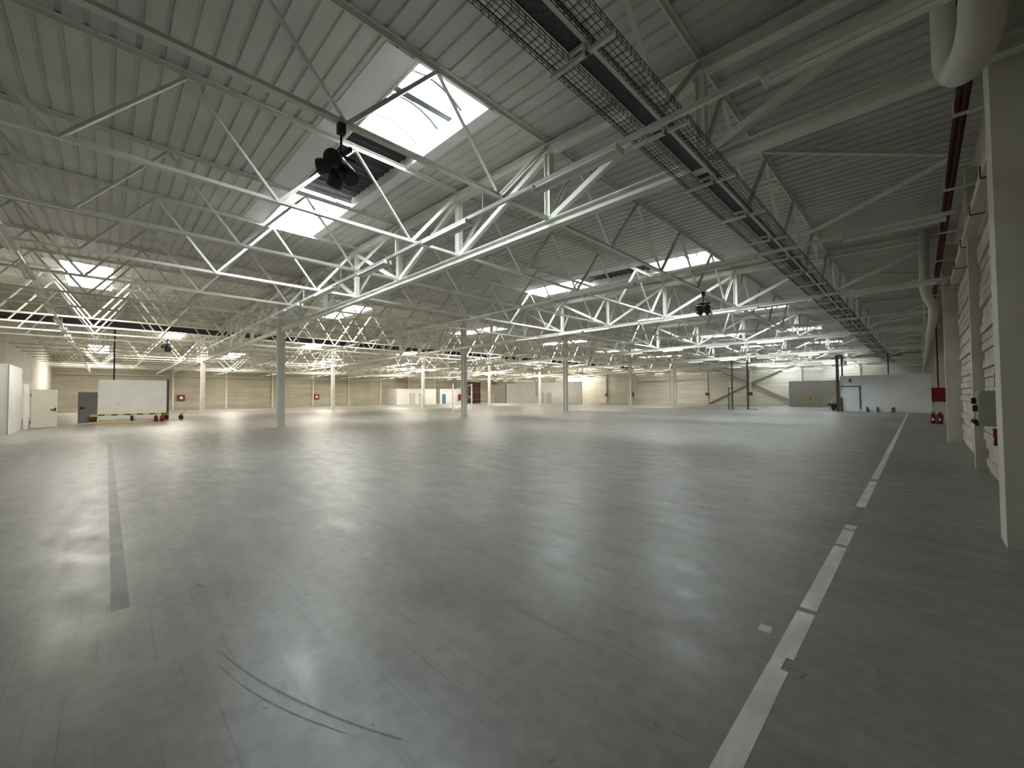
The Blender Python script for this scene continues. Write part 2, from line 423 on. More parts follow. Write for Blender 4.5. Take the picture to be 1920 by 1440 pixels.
for span in range(3):
    root = make_truss(span)
    for i in range(5):
        o = root if i == 0 else copy_tree(root, (jx(8 * span), ty(i), 0))
        nm = 'nearest the camera' if i == 0 else ORD[i + 1] + ' from the camera'
        tag(o, 'white steel main roof truss, %s, %s' % (nm, SPAN_TXT[span]), 'truss', 'white main roof trusses')

# ------------------------------------------------------------------ columns
cb = MB().prism(i_prof(.36, .36, .035, .03), (0, 0, .02), (0, 0, 7.55), (1, 0, 0)).mesh('shaft', M_STEEL)
bp = MB().box(-.24, .24, -.24, .24, 0, .02).mesh('base_plate', M_STEEL)
for row, j in ((0, 8), (1, 16)):
    for i in range(5):
        nm = 'nearest' if i == 0 else ORD[i + 1]
        t = thing('steel_column', 'white steel H column, %s in the row %s the right wall' % (nm, 'closer to' if row == 0 else 'farther from'), 'column', (jx(j), ty(i), 0), 'white steel columns')
        link('shaft', cb, t); link('base_plate', bp, t)

# ------------------------------------------------------------------ joists (zigzag lattice girders along the hall)
BN = [1.55, 4.66, 7.72, 10.80]; TN = [0.0, 3.05, 6.17, 9.25, 12.33]        # node distances from the far end
ZJ = 5.80
BAYTXT = ['in front of the nearest main truss'] + ['between the %s and %s main trusses' % (ORD[i], ORD[i + 1]) for i in range(1, 5)] + ['behind the fifth main truss']
def make_joist(j, ya, detailed):
    """local y: 0 at the far main truss, negative towards the camera; ya = near end"""
    zt = zdeck(jx(j))
    root = link('roof_joist', None, None, (0, 0, 0))
    obj('top_chord', MB().prism(t_prof(.12, .11, .014, -1), (0, ya, zt - .055), (0, 0, zt - .055)), M_STEEL, root)
    obj('bottom_chord', MB().prism(t_prof(.11, .09, .014, 1), (0, ya, ZJ), (0, 0, ZJ)), M_STEEL, root)
    segs = []
    for k in range(4):
        segs += [((0, -TN[k], zt - .08), (0, -BN[k], ZJ)), ((0, -BN[k], ZJ), (0, -TN[k + 1], zt - .08))]
    segs.append(((0, -TN[4], zt - .08), (0, -L, ZJ)))
    mm = MB()
    for a, b in segs:
        if min(a[1], b[1]) < ya - .05:
            continue
        s = MB() if detailed else mm
        pa, pb = Vector(a), Vector(b)
        s.prism(l_prof(.075 if detailed else .062, .014), pa, pb, (1, 0, 0))
        if detailed: obj('diagonal', s, M_STEEL, root)
    if not detailed: obj('web', mm, M_STEEL, root)
    return root
for j in range(1, 24):
    if j in (8, 16): continue
    x = jx(j)
    near = None; far = None
    for i in range(6):
        ya = -L + .02
        if i == 0:
            o = make_joist(j, YL - ty(0) + .01, j < 14); o.location = (x, ty(0), 0)
        else:
            det = (abs(x) + ty(i - 1)) < 42
            if det:
                o = make_joist(j, ya, True) if near is None else copy_tree(near, (0, 0, 0)); near = near or o
            else:
                o = make_joist(j, ya, False) if far is None else copy_tree(far, (0, 0, 0)); far = far or o
            o.location = (x, ty(i), 0)
        tag(o, 'white zigzag roof joist %s, %s from the right wall' % (BAYTXT[i], ORD[j]), 'joist', 'white zigzag roof joists')
# joists over the column rows
for j in (8, 16):
    for i in range(6):
        o = make_joist(j, (YL - ty(0) + .01) if i == 0 else -L + .2, i < 2); o.location = (jx(j), ty(i) - .19, 0)
        tag(o, 'white zigzag roof joist %s, over the %s column row' % (BAYTXT[i], 'right-hand' if j == 8 else 'left-hand'), 'joist', 'white zigzag roof joists')

# wind bracing in the roof plane next to the right wall
for i in range(6):
    ym = ty(i) - L / 2
    for sgn, ww in ((-1, 'near'), (1, 'far')):
        za, zb = zdeck(.7) - .2, zdeck(jx(1)) - .2
        if ym + sgn * 3.35 < YL + .2: continue
        o = obj('wind_brace', MB().prism(l_prof(.09, .02), (.72, ym + sgn * .07, za), (jx(1), ym + sgn * 3.35, zb)), M_STEEL)
        tag(o, '%s slanting roof brace at right wall %s' % (ww, BAYTXT[i]), 'brace', 'roof braces at the right wall')

# ------------------------------------------------------------------ right wall pillars
pm = MB().box(.65, XR, 0, .5, 0, 6.9).mesh('concrete_pillar', M_PILLAR)
tm = MB().box(.85, XR, 0, .27, 0, 6.9).mesh('concrete_pilaster', M_PILLAR)
for i in range(5):
    o = link('concrete_pillar', pm, None, (0, ty(i) + (.05 if i == 0 else .25), 0))
    tag(o, 'wide cream concrete pillar, %s along the right wall' % ('nearest' if i == 0 else ORD[i + 1]), 'pillar', 'wide pillars on the right wall')
    o = link('concrete_pilaster', tm, None, (0, ty(i) + L / 2 + .08, 0))
    tag(o, 'narrow cream pilaster on the right wall, %s one, halfway between two wide pillars' % ('nearest' if i == 0 else ORD[i + 1]), 'pilaster', 'narrow pilasters on the right wall')

# ------------------------------------------------------------------ light rails and fluorescent fittings
ZRAIL = 5.29
body = MB().prism([(-.11, -.085), (.11, -.085), (.105, -.078), (.035, -.02), (.035, 0), (-.035, 0), (-.035, -.02), (-.105, -.078)], (-.78, 0, 0), (.78, 0, 0)).mesh('housing', M_STEEL)
tubem = MB().cyl((-.74, 0, -.098), (.74, 0, -.098), .016, 8).mesh('tube', M_TUBE)
capm = MB().box(-.015, .015, -.11, .11, -.1, 0).mesh('end_cap', M_STEEL)
one = MB().prism([(-.11, -.1), (.11, -.1), (.035, -.02), (.035, 0), (-.035, 0), (-.035, -.02)], (-.78, 0, 0), (.78, 0, 0)).mesh('fluorescent_fitting', M_STEEL)
for k in range(12):
    y = ty(0) + L * (-.65 + .5 * k)
    if y > YF - 1: continue
    rail = thing('light_rail', 'slim white lighting rail crossing the hall under the joists, %s from the camera side' % ORD[k + 1], 'light rail', (0, y, 0), 'white lighting rails')
    obj('rail', MB().box(XF + 1.0, .58, -.03, .03, ZRAIL, ZRAIL + .07), M_STEEL, rail)
    hm = MB().box(-.008, .008, -.008, .008, ZRAIL + .07, ZJ - .04).mesh('hanger', M_STEEL)
    for j in range(2, 24): link('hanger', hm, rail, (jx(j), 0, 0))
    for q in range(24):
        x = -.35 - P * q
        lab = 'unlit fluorescent fitting, %s from right wall, on %s light rail from camera' % (ORD[q + 1], ORD[k + 1])
        if abs(x) + y < 40:
            t = thing('fluorescent_fitting', lab, 'light fitting', (x, y, ZRAIL), 'fluorescent fittings on the rails')
            link('housing', body, t); link('tube', tubem, t); link('end_cap', capm, t, (-.79, 0, 0)); link('end_cap', capm, t, (.79, 0, 0))
        else:
            tag(link('fluorescent_fitting', one, None, (x, y, ZRAIL)), lab, 'light fitting', 'fluorescent fittings on the rails')

# ------------------------------------------------------------------ cable trays along the right side
TZ = 5.46
tray = thing('cable_tray_run', 'long run of twin wire mesh cable trays on white brackets under the roof', 'cable tray', (0, 0, 0))
def mesh_tray(x0, x1, ya, yb, dense, h=.085):
    m = MB(); w = .0026 if dense else .004
    for x in [x0 + (x1 - x0) * k / 4 for k in range(5)]: m.box(x - w, x + w, ya, yb, TZ - w, TZ + w)
    for x in (x0, x1):
        m.box(x - w, x + w, ya, yb, TZ + h * .5 - w, TZ + h * .5 + w); m.box(x - w * 1.4, x + w * 1.4, ya, yb, TZ + h - w, TZ + h + w)
    y = ya
    while y < yb:
        m.box(x0, x1, y - w, y + w, TZ - 2 * w, TZ)
        for x in (x0, x1): m.box(x - w, x + w, y - w, y + w, TZ, TZ + h)
        y += .1 if dense else .2
    return m
for (x0, x1) in ((-2.90, -2.68), (-2.36, -2.13)):
    obj('mesh_tray', mesh_tray(x0, x1, YL + .3, 24, True), M_WIRE, tray)
    obj('mesh_tray', mesh_tray(x0, x1, 24, 70, False), M_WIRE, tray)
obj('closed_tray', MB().box(-2.665, -2.475, YL + .3, 70, TZ + .10, TZ + .115).box(-2.665, -2.655, YL + .3, 70, TZ + .10, TZ + .17), M_TRAY, tray)
obj('carrier_beam', MB().prism(i_prof(.075, .09, .012, .02), (-2.42, YL + .3, TZ + .11), (-2.42, 70, TZ + .11)), M_STEEL, tray)
bk = MB()
bk.box(-2.93, -2.44, -.025, .025, TZ - .055, TZ - .012).box(-2.40, -2.10, -.025, .025, TZ - .055, TZ - .012)
bk.box(-2.475, -2.44, -.03, .03, TZ - .055, TZ + .34).box(-2.40, -2.375, -.03, .03, TZ - .055, TZ + .06)
bk.box(-2.66, -2.44, -.02, .02, TZ + .06, TZ + .098)
bkm = bk.mesh('bracket', M_STEEL)
y = YL + 1.1
while y < 69:
    link('bracket', bkm, tray, (0, y, 0)); y += 1.9

# ------------------------------------------------------------------ pipes and trunking on the right wall
pipe = thing('sprinkler_pipe_run', 'pair of dark red pipes running along the top of the right wall', 'pipe', (0, 0, 0))
obj('pipe', MB().cyl((.55, 8.2, 6.32), (.55, YF - .2, 6.32), .055, 10), M_REDPIPE, pipe, smooth=True)
obj('pipe', MB().cyl((.60, 8.2, 6.17), (.60, YF - .2, 6.17), .04, 10), M_REDPIPE, pipe, smooth=True)
bm = MB().box(.48, 1.04, -.025, .025, 6.09, 6.125).box(.47, .49, -.025, .025, 6.09, 6.36).mesh('bracket', M_STEEL)
y = 9.4
while y < YF - 1: link('bracket', bm, pipe, (0, y, 0)); y += 3.36
trunk = thing('wall_trunking', 'square white trunking along the right wall below the red pipes', 'trunking', (0, 0, 0))
obj('duct', MB().box(.80, 1.0, 7.70, 20.75, 5.30, 5.48), M_PIPE, trunk)
st = MB().box(.79, 1.03, -.02, .02, 5.285, 5.30).box(.785, .80, -.02, .02, 5.285, 5.49).mesh('strap', M_BLACK)
for y in (8.6, 10.2, 12.2, 14.8, 17.2, 19.8): link('strap', st, trunk, (0, y, 0))

def bez(pts, n=8):
    """rounded polyline"""
    out = [Vector(pts[0])]
    for k in range(1, len(pts) - 1):
        a, b, c = Vector(pts[k - 1]), Vector(pts[k]), Vector(pts[k + 1])
        r = min(.28, (b - a).length * .48, (c - b).length * .48)
        p = b + (a - b).normalized() * r; q = b + (c - b).normalized() * r
        for t in range(n + 1):
            s = t / n; out.append(p * (1 - s) ** 2 + b * 2 * s * (1 - s) + q * s * s)
    out.append(Vector(pts[-1])); return out
up = thing('rainwater_trap_pipe', 'thick white U-shaped downpipe bend in front of the nearest pillar top', 'pipe', (0, 0, 0))
Lp = Vector((.36, 6.80, 0)); Rp = Vector((.535, 6.10, 0)); c = (Lp + Rp) / 2; rad = (Rp - Lp).length / 2
pts = [(Lp.x, Lp.y, 7.40), (Lp.x, Lp.y, 6.4), (Lp.x, Lp.y, 5.64)]
for t in range(1, 12):
    a = math.pi * t / 12; d = (Rp - Lp).normalized()
    q = c - d * rad * math.cos(a); pts.append((q.x, q.y, 5.64 - rad * math.sin(a)))
pts += [(Rp.x, Rp.y, 5.64), (Rp.x + .02, Rp.y, 6.2), (Rp.x + .06, Rp.y - .02, 7.40)]
obj('pipe', MB().tube(pts, .172, 20), M_PIPE, up, smooth=True)
obj('strap', MB().tube([(Rp.x + .005 + .178 * math.cos(a), Rp.y + .178 * math.sin(a), 5.74) for a in [2 * math.pi * k / 20 for k in range(21)]], .008, 6).bar((Rp.x + .17, Rp.y + .05, 5.74), (.98, 6.75, 5.74), .03, .03), M_BLACK, up)
dp = thing('rainwater_pipe', 'white downpipe with a bend beside the second pillar, running back along the right wall', 'pipe', (0, 0, 0))
obj('pipe', MB().tube(bez([(.22, 20.2, 7.40), (.20, 20.2, 5.25), (.42, 20.45, 4.75), (.42, 21.6, 4.62), (.42, 48, 4.55), (.42, 73.9, 4.55)]), .135, 14), M_PIPE, dp, smooth=True)
for i in (2, 3, 4):
    o = obj('rainwater_pipe', MB().tube([(.36, ty(i) - .3, 7.38), (.36, ty(i) - .3, 4.70)], .12, 12), M_PIPE, smooth=True)
    tag(o, 'straight white downpipe at the %s pillar of the right wall' % ORD[i + 1], 'pipe', 'straight downpipes on the right wall')

# electrical boxes between the nearest pillar and the pilaster
eb = thing('electrical_cabinet', 'grey-green electrical cabinet on the right wall behind the nearest pillar', 'cabinet', (0, 9.9, 0))
obj('case', MB().box(.67, 1.03, 0, .55, 1.21, 1.775), M_BOX, eb)
obj('door', MB().box(.655, .67, .03, .52, 1.24, 1.745), M_BOX, eb)
obj('front_seam', MB().box(.775, .779, -.004, 0, 1.23, 1.755), M_BLOCKGREY, eb)
obj('socket', MB().box(.60, .655, .1, .2, 1.44, 1.54).box(.60, .655, .3, .4, 1.56, 1.66), M_BLACK, eb)
obj('lever', MB().bar((.60, .12, 1.30), (.67, .2, 1.22), .05, .05), M_RUST, eb)
obj('conduit', MB().cyl((.86, .2, 1.775), (.86, .2, 2.05), .018, 8), M_STEEL, eb)
o = obj('warning_tag', MB().box(.845, .875, 10.06, 10.1, 1.83, 2.06).bar((.86, 10.08, 2.06), (.86, 10.08, 2.13), .02, .03), M_RED)
tag(o, 'narrow red tag fixed above the grey-green electrical cabinet', 'tag')
fa = thing('fire_switch_box', 'small red box hanging below the grey-green electrical cabinet', 'switch box', (0, 10.0, 0))
obj('case', MB().box(.81, .92, 0, .12, 1.02, 1.17), M_RED, fa); obj('conduit', MB().cyl((.87, .06, 1.17), (.87, .06, 1.21), .015, 8).bar((.85, .05, 1.02), (.84, .05, .90), .05, .06), M_BLACK, fa)
hb = thing('hose_cabinet', 'red fire hose cabinet at the third pillar of the right wall', 'hose cabinet', (0, 33.35, 0))
obj('case', MB().box(.46, 1.02, 0, .22, 1.22, 2.02), M_RED, hb); obj('door', MB().box(.49, .99, -.02, 0, 1.26, 1.98), M_RED, hb)
obj('handle', MB().box(.52, .55, -.05, -.02, 1.55, 1.66), M_BLACK, hb); obj('riser', MB().cyl((.74, .1, 2.02), (.74, .1, 6.10), .035, 8), M_REDPIPE, hb)
def extinguisher(x, y, label, r=.085, h=.55):
    t = thing('fire_extinguisher', label, 'extinguisher', (x, y, 0), 'fire extinguishers on the floor')
    m = MB().cyl((0, 0, 0), (0, 0, h * .78), r, 12); m.cyl((0, 0, h * .78), (0, 0, h * .9), r, 12, r * .35)
    obj('cylinder', m, M_RED, t, smooth=True)
    obj('valve', MB().cyl((0, 0, h * .9), (0, 0, h), r * .3, 8).box(-.02, .12, -.015, .015, h, h + .03), M_BLACK, t)
    obj('hose', MB().tube(bez([(.02, 0, h * .97), (.14, 0, h * .9), (.13, 0, h * .3)]), .014, 6), M_BLACK, t)
    obj('label_plate', MB().box(-.05, .05, -r - .004, -r + .01, h * .25, h * .5), M_WHITE, t)
    return t
extinguisher(.48, 33.2, 'red extinguisher under the hose cabinet on the right wall, left one of two', .11, .62)
extinguisher(.74, 33.1, 'red extinguisher under the hose cabinet on the right wall, right one of two', .13, .62)
o = obj('socket_box', MB().box(.67, .85, 47.53, 47.65, 1.1, 1.6).box(.72, .78, 47.56, 47.65, .8, 1.1), M_BOX); tag(o, 'small grey-green box on the right wall near the white partition', 'box')

# ------------------------------------------------------------------ lamps hanging as clusters
def spot_cluster(x, y, z, label, m, s=1.0):
    t = thing('spotlight_cluster', label, 'spotlight', (x, y, z), 'spotlight clusters under the roof')
    obj('hanger', MB().cyl((0, 0, .2 * s), (0, 0, ZJ - .04 - z), .018, 8).box(-.05, .05, -.05, .05, ZJ - .2 - z, ZJ - .04 - z), M_SPOT, t)
    obj('frame', MB().bar((-.30 * s, -.04, .20 * s), (.30 * s, .04, .20 * s), .04, .06).bar((0, -.25 * s, .18 * s), (0, .25 * s, .18 * s), .04, .05), M_SPOT, t)
    for a, tilt in ((3.93, .08), (5.5, .2), (3.3, .95), (.4, .9)):
        d = Vector((math.cos(a) * math.cos(tilt), math.sin(a) * math.cos(tilt), -math.sin(tilt)))
        p0 = d * .05 * s + Vector((0, 0, .02)); p1 = d * .40 * s + Vector((0, 0, .02))
        mm = MB().cyl(p0, p1, .125 * s, 16, .14 * s)
        can = obj('lamp_can', mm, m, t, smooth=True)
        obj('yoke', MB().bar(p0 + Vector((0, 0, .0)), p0 + Vector((0, 0, .20 * s)), .03, .05), M_SPOT, t)
    return t
spot_cluster(jx(2), 2.38, 5.12, 'cluster of dark cylindrical spotlights hanging below the nearest rooflight', M_SPOT, .82)
spot_cluster(jx(2), 16.5, 5.12, 'bronze spotlight cluster hanging in front of the second main truss', M_BRONZE, .82)
spot_cluster(jx(11), 2.9, 5.25, 'dark spotlight cluster at the left, in front of the black drop pipe', M_SPOT, .9)
spot_cluster(jx(2), 57.5, 5.2, 'small pale spotlight cluster near the far end, left of the forked mast', M_STEEL, .9)

# dark band and black pipe under the ridge
bf = obj('roof_band', MB().box(-41.40, -41.30, YL + .05, YF - .1, 6.92, 7.50), M_DARKSTEEL); tag(bf, 'long dark grey band hanging under the roof along the hall', 'baffle')
bpipe = thing('black_pipe_run', 'thin black pipe under the dark roof band with a drop to the white panel', 'pipe', (0, 0, 0))
obj('pipe', MB().cyl((-41.2, YL + .05, 6.83), (-41.2, YF - .1, 6.83), .05, 8), M_BLACK, bpipe)
obj('drop_pipe', MB().cyl((-41.2, .36, .02), (-41.2, .36, 6.83), .045, 8), M_BLACK, bpipe)

# ------------------------------------------------------------------ left side: block, doors, panel, guard rail
blk = tag(obj('white_block', MB().box(-35.7, -31.2, YL + .02, -3.38, 0, 3.45), M_WHITE), 'plain white painted block room at the far left edge', 'block room')
sp = obj('corner_strip', MB().box(-31.21, -31.18, -3.40, -3.36, 0, 3.45), M_BLOCKGREY, blk)
def door_leaf(name, label, hinge, end, h, m, handle_side=1):
    hx, hy = hinge; ex, ey = end; t = thing(name, label, 'door', (hx, hy, 0))
    d = Vector((ex - hx, ey - hy, 0)); w = d.length; d.normalize()
    obj('leaf', MB().bar((0, 0, h / 2 + .02), tuple(d * w + Vector((0, 0, h / 2 + .02))), .05, h - .04), m, t)
    a = d * (w - .12); nrm = Vector((d.y, -d.x, 0))
    if nrm.x < 0: nrm = -nrm
    p = Vector((a.x, a.y, 1.1)) + nrm * .03
    obj('handle', MB().bar(p, p + nrm * .05, .05, .2).bar(p + nrm * .05, p + nrm * .05 - d * .22, .035, .045), M_BLACK, t)
    obj('hinge', MB().cyl((0, 0, .3), (0, 0, .42), .03, 8).cyl((0, 0, h - .4), (0, 0, h - .28), .03, 8), M_DARKSTEEL, t)
    return t
door_leaf('open_door', 'open cream steel door leaf beside the white block room', (-36.85, -3.15), (-37.55, -2.15), 2.3, M_CREAM)
door_leaf('open_door', 'dark grey steel door leaf left of the white panel', (-41.0, -.46), (-40.25, -1.35), 2.19, M_GREY)
fr = obj('door_post', MB().box(-36.6, -36.45, -3.38, -3.2, 0, 2.6), M_STEEL); tag(fr, 'pale door post between the white block room and the cream door', 'door post')
pn = thing('partition_panel', 'large white panel wall behind the black and yellow guard rail', 'partition', (-41.0, 0, 0))
obj('board', MB().box(-.14, 0, -.42, 3.28, 0, 3.08), M_WHITE, pn); obj('edge_post', MB().box(-.16, .02, 3.28, 3.42, 0, 3.18), M_DARKSTEEL, pn)
obj('vent_plate', MB().box(0, .012, .58, .68, 1.35, 1.38), M_DARKSTEEL, pn)
gr = thing('guard_rail', 'black and yellow striped guard rail in front of the white panel', 'guard rail', (-40.55, 0, 0))
for y, w in ((-.62, .17), (1.32, .08), (3.15, .16)):
    po = obj('post', MB().box(-.09, .09, y - w, y + w, .02, .60), M_BLACK, gr)
    obj('post_cap', MB().box(-.10, .10, y - w - .02, y + w + .02, .46, .62), M_YELLOW, po)
for k in range(12):
    y0 = -.75 + k * .335; obj('rail_stripe', MB().box(.09, .15, y0, y0 + .335, .53, .62), M_BLACK if k % 2 else M_YELLOW, gr)
obj('foot_beam', MB().box(-.05, .15, -.8, 3.2, 0, .10), M_YELLOW, gr)
extinguisher(-40.2, 2.62, 'red extinguisher at the right end of the guard rail, left one', .11, .5)
extinguisher(-40.15, 2.95, 'red extinguisher at the right end of the guard rail, right one', .11, .5)
def pallet_truck(x, y, rz, label, s=1.0):
    t = thing('pallet_truck', label, 'pallet truck', (x, y, 0)); t.rotation_euler = (0, 0, rz); t.scale = (s, s, s)
    obj('fork', MB().box(-.1, 1.1, -.27, -.11, .07, .14), M_YELLOW, t); obj('fork', MB().box(-.1, 1.1, .11, .27, .07, .14), M_YELLOW, t)
    obj('pump', MB().box(-.32, -.08, -.18, .18, .1, .52).cyl((-.2, 0, .5), (-.2, 0, .68), .06, 10), M_BLACK, t)
    obj('handle', MB().bar((-.25, 0, .5), (-.75, 0, 1.22), .06, .05).bar((-.75, -.18, 1.22), (-.75, .18, 1.22), .04, .04), M_YELLOW, t)
    obj('wheel', MB().cyl((-.2, -.1, .09), (-.2, .1, .09), .09, 12), M_BLACK, t); obj('wheel', MB().cyl((1.0, -.25, .045), (1.0, -.13, .045), .045, 10), M_BLACK, t)
    return t
pallet_truck(-40.3, 3.95, -1.2, 'yellow pallet truck parked at the right end of the guard rail', .75)

# hose cabinets on the far left wall
def wall_cabinet(y, label, z=1.35):
    t = thing('hose_cabinet', label, 'hose cabinet', (XF + .01, y, 0), 'hose cabinets on the far left wall')
    obj('case', MB().box(0, .25, -.45, .45, z, z + .85), M_RED, t); obj('glass', MB().box(.25, .26, -.2, .2, z + .2, z + .6), M_WHITE, t)
wall_cabinet(8.1, 'red hose cabinet on the far left wall, nearer one'); wall_cabinet(27.9, 'red hose cabinet on the far left wall, farther one')
tp = obj('wall_pipe', MB().cyl((XF + .35, YL + .3, 5.05), (XF + .35, 41, 5.05), .07, 8), M_PIPE); tag(tp, 'long white pipe across the top of the far left wall', 'pipe')
sg = MB()
for y in (7.9, 8.5): sg.box(XF, XF + .02, y - .14, y + .14, 3.3, 3.6)
tag(obj('wall_notice', sg, M_BLOCKGREY), 'pair of small pale notices above the nearer red hose cabinet', 'notice')

# ------------------------------------------------------------------ far left corner: cabins, rack frames, red rack stack
c1 = thing('office_cabin', 'low white cabin with two doors against the far left wall', 'cabin', (-76, 0, 0))
obj('wall', MB().box(XF + 76, 0, 42.3, 51.9, 0, 3.3), M_WHITE, c1)
for y in (45.9, 48.2):
    d = obj('door', MB().box(0, .05, y - .55, y + .55, 0, 2.25), M_CREAM, c1); obj('frame', MB().box(0, .07, y - .62, y - .55, 0, 2.32).box(0, .07, y + .55, y + .62, 0, 2.32).box(0, .07, y - .62, y + .62, 2.25, 2.32), M_BLOCKGREY, d)
c2 = thing('office_cabin', 'low white cabin with a blue door beside the red rack stack', 'cabin', (-76, 0, 0))
obj('wall', MB().box(XF + 76, 0, 53.0, 60.0, 0, 3.3), M_WHITE, c2); obj('door', MB().box(0, .06, 53.5, 54.5, 0, 2.2), M_BLUE, c2)
obj('sign', MB().box(0, .02, 53.8, 54.05, 2.75, 3.0).box(0, .02, 54.7, 54.95, 2.75, 3.0), M_DARKSTEEL, c2)
rk = thing('pallet_rack', 'tall grey pallet rack frame standing behind the second column', 'rack', (0, 0, 0))
for (x, y) in ((-36.42, 27.1), (-35.95, 29.35)): obj('upright', MB().box(x - .05, x + .05, y - .06, y + .06, 0, 3.1), M_STEEL, rk)
for (za, zb2) in ((.2, .9), (.9, 1.6), (2.4, 1.6), (2.4, 3.0)): obj('brace', MB().bar((-36.42, 27.1, za), (-35.95, 29.35, zb2), .03, .04), M_STEEL, rk)
obj('foot_tie', MB().bar((-36.42, 27.1, .28), (-35.95, 29.35, .28), .03, .05), M_STEEL, rk)
extinguisher(-36.0, 27.9, 'dark extinguisher at the foot of the grey rack frame', .1, .5)
rs = thing('rack_stack', 'tall dark red stack of rack beams beyond the second column', 'rack', (-70, 57.6, 0))
for k in range(6): obj('upright', MB().box(-.1, .1, -1.95 + .7 * k, -1.50 + .7 * k, 0, 4.7), M_RUST if k != 2 else M_BLACK, rs)
for z in (.35, 1.2, 1.8, 3.8, 4.4): obj('beam', MB().box(-.5, .12, -2.0, 2.1, z, z + .35), M_BLACK if z < 1 else M_RUST, rs)
pt = thing('office_partition', 'long white partition wall across the far corner of the hall', 'partition', (0, 66, 0))
obj('wall', MB().box(-74.6, -68.2, 0, .2, 0, 4.35), M_BLOCKGREY, pt); obj('wall', MB().box(-68.2, -46.9, 0, .2, 0, 4.4), M_WHITE, pt)
for x in (-72.8, -57.2, -55.2): obj('door', MB().box(x - .7, x + .7, -.04, 0, 0, 2.3), M_CREAM, pt)
obj('post', MB().box(-68.25, -68.1, -.06, 0, 0, 4.4), M_DARKSTEEL, pt); obj('post', MB().box(-63.75, -63.68, -.03, 0, 0, 4.4), M_STEEL, pt)
obj('conduit', MB().box(-58.8, -58.7, -.05, 0, 1.5, 4.4), M_DARKSTEEL, pt)
t = thing('hose_cabinet', 'red hose cabinet on the white cabin with the blue door', 'hose cabinet', (-75.99, 58.5, 0)); obj('case', MB().box(0, .2, -.5, .5, .75, 2.1), M_RED, t); obj('door', MB().box(.2, .22, -.45, .45, .8, 2.05), M_RED, t)

# ------------------------------------------------------------------ far wall: X braces, hose cabinet, boxes
xb = thing('cross_brace', 'large X brace in front of the back wall between pilasters', 'brace', (0, YF - .16, 0))
for a, b in (((-25.9, .1), (-19.55, 3.4)), ((-19.25, 3.5), (-13.0, 6.4)), ((-25.9, 6.4), (-19.55, 3.5)), ((-19.25, 3.4), (-12.9, .1))): obj('arm', MB().bar((a[0], 0, a[1]), (b[0], 0, b[1]), .14, .2, (0, 1, 0)), M_BRACE, xb)
obj('gusset', MB().box(-19.65, -18.95, -.1, -.06, 3.2, 3.8), M_PILLAR, xb)
t = thing('hose_cabinet', 'red hose cabinet on the back wall behind the fourth column', 'hose cabinet', (-40.6, YF - .27, 0)); obj('case', MB().box(-.45, .45, 0, .25, 1.3, 2.2), M_RED, t); obj('glass', MB().box(-.2, .2, -.01, 0, 1.55, 2.0), M_BLACK, t)
for x, lab in ((-46.3, 'leftmost'), (-26.13, 'middle'), (-19.4, 'rightmost')):
    t = thing('socket_box', 'small dark socket box on the back wall, %s of three' % lab, 'box', (x, YF - .385, 0), 'socket boxes on the back wall')
    obj('case', MB().box(-.28, .28, 0, .16, 1.5, 2.0), M_DARKSTEEL, t); obj('conduit', MB().cyl((0, .1, 2.0), (0, .1, 5.6), .035, 6), M_STEEL, t)

# poles on the floor in the middle distance
p1 = thing('standing_pole', 'thin dark double pole rising to the roof, left of two near the back wall', 'pole', (-14.8, 49.5, 0))
obj('pipe', MB().cyl((0, 0, .02), (0, 0, 5.5), .075, 10), M_DARKSTEEL, p1); obj('guard', MB().box(-.42, -.34, -.06, .06, 0, 2.4).box(-.42, .05, -.06, .06, 2.36, 2.44).bar((-.38, 0, .1), (0, 0, 1.6), .04, .04), M_DARKSTEEL, p1); obj('base_plate', MB().box(-.5, .2, -.2, .2, 0, .02), M_DARKSTEEL, p1)
p2 = thing('standing_pole', 'thin dark pole with a flat foot, right of two near the back wall', 'pole', (-13.5, 50.4, 0))
obj('pipe', MB().cyl((0, 0, .03), (0, 0, 5.5), .085, 10), M_DARKSTEEL, p2); obj('foot', MB().box(-.2, .95, -.2, .25, 0, .05), M_DARKSTEEL, p2)

# grey block room and white partition at the right
gb = thing('grey_room', 'grey rendered block room with a beige double door near the back wall', 'block room', (0, 66.6, 0))
obj('wall', MB().box(-12.75, -3.0, 0, 5, 0, 3.42), M_BLOCKGREY, gb)
d = obj('door', MB().box(-11.35, -10.35, -.05, 0, 0, 2.2), M_BEIGE, gb); obj('door', MB().box(-10.34, -9.32, -.05, 0, 0, 2.2), M_BEIGE, gb); obj('handle', MB().box(-10.45, -10.28, -.1, -.05, 1.0, 1.15), M_BLACK, gb)
wp = thing('white_partition', 'long white partition wall standing out from the right wall', 'partition', (0, 50.5, 0))
obj('wall', MB().box(-5.45, XR, 0, .2, 0, 3.42), M_PARTITION, wp)
dr = obj('door', MB().box(-5.4, -4.05, -.025, 0, .02, 2.35), M_PARTITION, wp); obj('frame', MB().box(-5.4, -3.95, -.06, -.02, 2.35, 2.43).box(-4.05, -3.97, -.06, -.02, .2, 2.35), M_DARKSTEEL, dr)
obj('lamp', MB().box(-4.78, -4.66, -.14, 0, 2.83, 3.10), M_DARKSTEEL, wp)
for x, k in ((-3.55, 'left'), (-2.82, 'right')):
    o = obj('floor_bracket', MB().box(x - .03, x + .03, 50.2, 50.47, 0, .46).box(x - .03, x + .12, 50.2, 50.26, 0, .05), M_DARKSTEEL); tag(o, 'short dark floor bracket against the white partition, %s one' % k, 'bracket', 'floor brackets')
extinguisher(-1.75, 50.2, 'dark extinguisher standing against the white partition', .12, .42)
ms = thing('steel_mast', 'tall dark twin steel mast at the left end of the white partition', 'mast', (-5.62, 50.35, 0))
